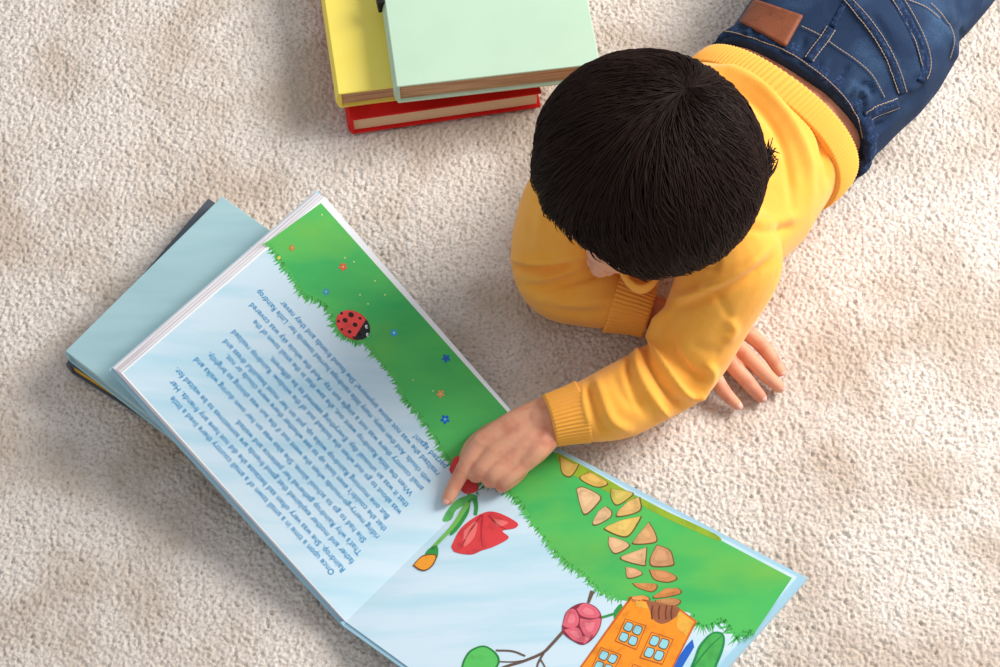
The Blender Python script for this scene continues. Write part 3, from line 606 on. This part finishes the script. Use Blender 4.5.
# waistband edge
wb = [(709, 42), (716, 33), (728, 36), (745, 40), (765, 46), (786, 54), (806, 68), (822, 80), (838, 96), (848, 104), (856, 112), (859, 126), (862, 142)]
def strip(name, pts, hw, m, parent, off=.0012, seg=5):
    """raised cloth strip along a line on the jeans"""
    q = catmull(np.array(pts, float), seg); T = np.gradient(q, axis=0); N = np.stack([-T[:, 1], T[:, 0]], 1); N /= np.linalg.norm(N, axis=1)[:, None]; rows = []
    for k, (p, n_) in enumerate(zip(q, N)):
        r = [hit(JB, *(p+n_*hw*s), o_) for s, o_ in ((-1, -.002), (-1, off*.8), (-.4, off*1.25), (.4, off*1.25), (1, off*.8), (1, -.002))]
        if all(x is not None for x in r): rows.append(r)
    if len(rows) < 2: return None
    Vs = np.array(rows).reshape(-1, 3); Fs = [(i*6+j, i*6+j+1, i*6+7+j, i*6+6+j) for i in range(len(rows)-1) for j in range(5)]
    Fs += [tuple(range(5, -1, -1)), tuple(range((len(rows)-1)*6, len(rows)*6))]
    return obj(name, Vs, Fs, m, parent)
def stitches(lines, name='stitching', parent=None, off=.0008, JB=JB):
    for pts in lines:
        b = MB(); q = on(JB, pts, off, 14)
        if len(q) < 4: continue
        L = np.concatenate([[0], np.cumsum(np.linalg.norm(np.diff(q, axis=0), axis=1))]); s = 0
        while s+.0024 < L[-1]:
            seg = np.array([[np.interp(s+d, L, q[:, i]) for i in range(3)] for d in (0, .0012, .0024)])
            v, f = tube(seg, [.00042, .0006, .00042], 6, 2); b.add(v, f); s += .0034
        b.obj(name, [STITCH], parent)
# raised top edge of the jeans
e3 = sec2(jw, .098, .067, .074, 120)
rr = []
tt = np.arange(120)/120*2*np.pi; puck = .0016*np.sin(tt*23)+.0012*np.sin(tt*37+1)
ctr = e3.mean(0); dr = e3-ctr; dr /= np.linalg.norm(dr, axis=1)[:, None]
for f, d in ((-.002, -.006), (-.005, -.001), (-.004, .0022), (0, .0030), (.006, .0026), (.012, .0012), (.014, -.003)): rr.append(e3+dr*(d+puck)[:, None]+JA*(f+.0008*np.sin(tt*31))[:, None])
Vw, Fw = loft(rr, False); wbo = obj('waistband', Vw, Fw, SEAMD, jeans)
JB2 = bvh_of(np.concatenate([V, Vw]), list(F)+[tuple(i+len(V) for i in f) for f in Fw])
stitches([[(716, 31), (730, 32), (746, 36), (766, 43), (788, 52), (808, 65), (824, 77), (840, 92), (851, 106), (859, 121), (863, 138)]], parent=jeans, off=.0004, JB=JB2)
strip('belt_loop', [(831, 29), (824, 40), (816, 50), (808, 61)], 5, SEAMD, jeans, .0022); strip('belt_loop', [(897, 103), (887, 107), (877, 111), (865, 117)], 5, SEAMD, jeans, .0022); strip('belt_loop', [(741, 2), (733, 10), (727, 20), (722, 31)], 5, SEAMD, jeans, .0022)
strip('pocket_edge', [(894, -3), (906, 18), (918, 42), (925, 66), (921, 82)], 4.5, SEAMD, jeans, .0014)
strip('yoke_seam', [(846, -2), (862, 16), (878, 38), (891, 62), (902, 94)], 4, SEAMD, jeans, .0010)
strip('center_seam', [(848, -2), (840, 12), (832, 27)], 3, SEAMD, jeans, .0008)
stitches([[(842, -2), (858, 16), (874, 38), (887, 62), (898, 94)], [(850, -2), (866, 16), (882, 38), (895, 62), (906, 92)], [(890, -2), (902, 18), (914, 42), (921, 66)], [(902, -2), (914, 18), (926, 44), (930, 66), (926, 80)],
          [(802, 27), (820, 36), (837, 48), (856, 61), (872, 76), (885, 100)], [(735, 14), (742, 16)], [(827, 27), (820, 38), (812, 48), (805, 58)], [(835, 31), (828, 42), (820, 52), (812, 63)], [(896, 99), (886, 103), (876, 107), (864, 113)], [(898, 107), (888, 111), (878, 115), (868, 121)],
          [(738, 0), (730, 9), (724, 19), (719, 30)], [(745, 4), (737, 12), (731, 22), (726, 32)], [(930, 4), (945, 20), (953, 40), (948, 60)], [(905, 0), (925, 8), (940, 20)]], parent=jeans, off=.0018)
# leather patch
A4 = [(741, 23), (756, 1), (803, 17), (786, 48)]; n = 12; Vp = []; 
for o_ in (.0034, -.001):
    for i in range(n+1):
        for j in range(n+1):
            s, t = i/n, j/n; q = (np.array(A4[0])*(1-s)+np.array(A4[3])*s)*(1-t)+(np.array(A4[1])*(1-s)+np.array(A4[2])*s)*t; Vp.append(hit(JB, *q, o_))
if all(v is not None for v in Vp):
    k = (n+1)**2; Fp = []
    for i in range(n):
        for j in range(n): a = i*(n+1)+j; Fp += [(a, a+n+1, a+n+2, a+1), (k+a, k+a+1, k+a+n+2, k+a+n+1)]
    edge = [i*(n+1) for i in range(n+1)]+[n*(n+1)+j for j in range(1, n+1)]+[i*(n+1)+n for i in range(n-1, -1, -1)]+[j for j in range(n-1, 0, -1)]
    for a, b_ in zip(edge, edge[1:]+edge[:1]): Fp.append((a, k+a, k+b_, b_))
    pt = obj('leather_patch', Vp, Fp, LEATHER, jeans); pt['label'] = 'brown leather patch'
# ---- hair
WH = unit(.36*IX-0*IU+.70*IU+UV*.66); CT = unit(WH)
Mh = np.stack([Sd, Fd, U]); RH = np.array([.1050, .1018, .098])
def scalp(n_, k=1.0):
    """n_ unit vectors in world axes -> points on the hair surface"""
    L = n_@Mh.T; return CH+U*.004+(L*RH*k)@Mh
e1 = unit(np.cross(WH, IX)); e2 = np.cross(WH, e1)
def polar(th, ph): return np.cos(th)[..., None]*WH+np.sin(th)[..., None]*(np.cos(ph)[..., None]*e1+np.sin(ph)[..., None]*e2)
def limit(ph):
    """how far (angle from the crown) hair reaches in each direction"""
    d = np.cos(ph)[..., None]*e1+np.sin(ph)[..., None]*e2; f = d@Fd
    return 1.62+.62*np.clip(f, -.2, 1)+.05*np.sin(ph*7)+.03*np.sin(ph*17+1)
rings = []
na = 96; a = np.linspace(0, 2*np.pi, na, endpoint=False)
for k in range(1, 25):
    f = k/24; th = limit(a)*f*.985; n_ = polar(th, a); w = .955+.012*np.sin(a*9+3*f)*f+.01*np.sin(a*23+f*5)*f; rings.append(scalp(n_, w[:, None]))
inn_ = [scalp(polar(limit(a)*.97, a), .86), scalp(polar(limit(a)*.6, a), .84)]
Vh, Fh = loft(rings+inn_); mb = MB().add(Vh, Fh)
NS = 15000; ns = 9
ph = rng.random(NS)*2*np.pi; lm = limit(ph); u0 = rng.random(NS)**.8; th0 = u0*lm*.86; ln = .35+.75*rng.random(NS); cl = np.round(ph*34/(2*np.pi)); th1 = np.minimum(th0+ln, lm*(1.0+.035*np.sin(cl*2.1)+.03*np.sin(cl*5.3)+.03*rng.normal(size=NS)))
lay = rng.random(NS)*.035+.975; sw_ = rng.normal(size=NS)*.09+.45*np.sin(ph*2+1)+.16*np.sin(ph*5)+.25; wid = (.0004+.0006*rng.random(NS))*np.clip(th0/.3, .6, 1)
tk = np.linspace(0, 1, ns); TH = th0[:, None]+(th1-th0)[:, None]*tk; clump = .9*((cl*2*np.pi/34)-ph)*rng.random(NS); PH = ph[:, None]+((sw_+clump)[:, None]*tk**1.5)/np.maximum(np.sin(np.minimum(TH, 1.57)), .25)*.8
KR = lay[:, None]*(.968+.045*np.sin(np.pi*np.clip(tk, 0, 1))*1.0)+.004*np.sin(PH*31+3*np.sin(PH*5))+tk*.004
Pt = scalp(polar(TH, PH).reshape(-1, 3), KR.reshape(-1, 1)).reshape(NS, ns, 3)
Tn = np.gradient(Pt, axis=1); Tn /= np.linalg.norm(Tn, axis=2)[..., None]+1e-12; Nn = Pt-CH; Nn /= np.linalg.norm(Nn, axis=2)[..., None]; Sn = np.cross(Tn, Nn); Sn /= np.linalg.norm(Sn, axis=2)[..., None]+1e-12
wk = wid[:, None]*np.array([.5, .8, 1, 1, 1, .95, .8, .5, .06])
tri = np.stack([Pt+Sn*wk[..., None], Pt+Nn*wk[..., None]*.9, Pt-Sn*wk[..., None]], 2)       # NS, ns, 3, 3
Vs = tri.reshape(-1, 3); base = (np.arange(NS)[:, None]*ns+np.arange(ns-1)[None]).ravel()*3
Fs = np.concatenate([np.stack([base+j, base+(j+1) % 3, base+3+(j+1) % 3, base+3+j], 1) for j in range(3)])
mb.add(Vs, Fs.tolist())
# tuft over the ear at the right
for k in range(140):
    o_ = rng.normal(size=3)*.004; p0 = P(744, 180+rng.normal()*6, .225)+o_; p1 = P(758+rng.normal()*3, 168+rng.normal()*6, .222)+o_; p2 = P(766+rng.normal()*3, 158+rng.normal()*8, .222)+o_
    v, f = tube([p0, p1, p2], [.0016, .0014, .0004], 5, 3); mb.add(v, f)
hair = mb.obj('hair', [HAIRM], boy); hair['label'] = 'short black hair'
# ------------------------------------------------------------------ light
W = bpy.data.worlds.new('daylight_room'); SC.world = W; W.use_nodes = True
W.node_tree.nodes['Background'].inputs[0].default_value = (.92, .95, 1.0, 1); W.node_tree.nodes['Background'].inputs[1].default_value = .54
def window_light(loc, aim, sx, sy, power, col):
    l = bpy.data.lights.new('window_daylight', 'AREA'); l.shape = 'RECTANGLE'; l.size = sx; l.size_y = sy; l.energy = power; l.color = col
    o = bpy.data.objects.new('window_daylight', l); COL.objects.link(o); o.location = loc
    o.rotation_euler = (Vector(aim)-Vector(loc)).to_track_quat('-Z', 'Y').to_euler()
window_light((1.95, 1.75, 1.65), (0, .95, 0), 1.3, 1.3, 98, (1, .97, .93))
SC.view_settings.view_transform = 'Standard'; SC.view_settings.look = 'None'; SC.view_settings.exposure = 0; SC.view_settings.gamma = 1
SC.view_settings.use_curve_mapping = False
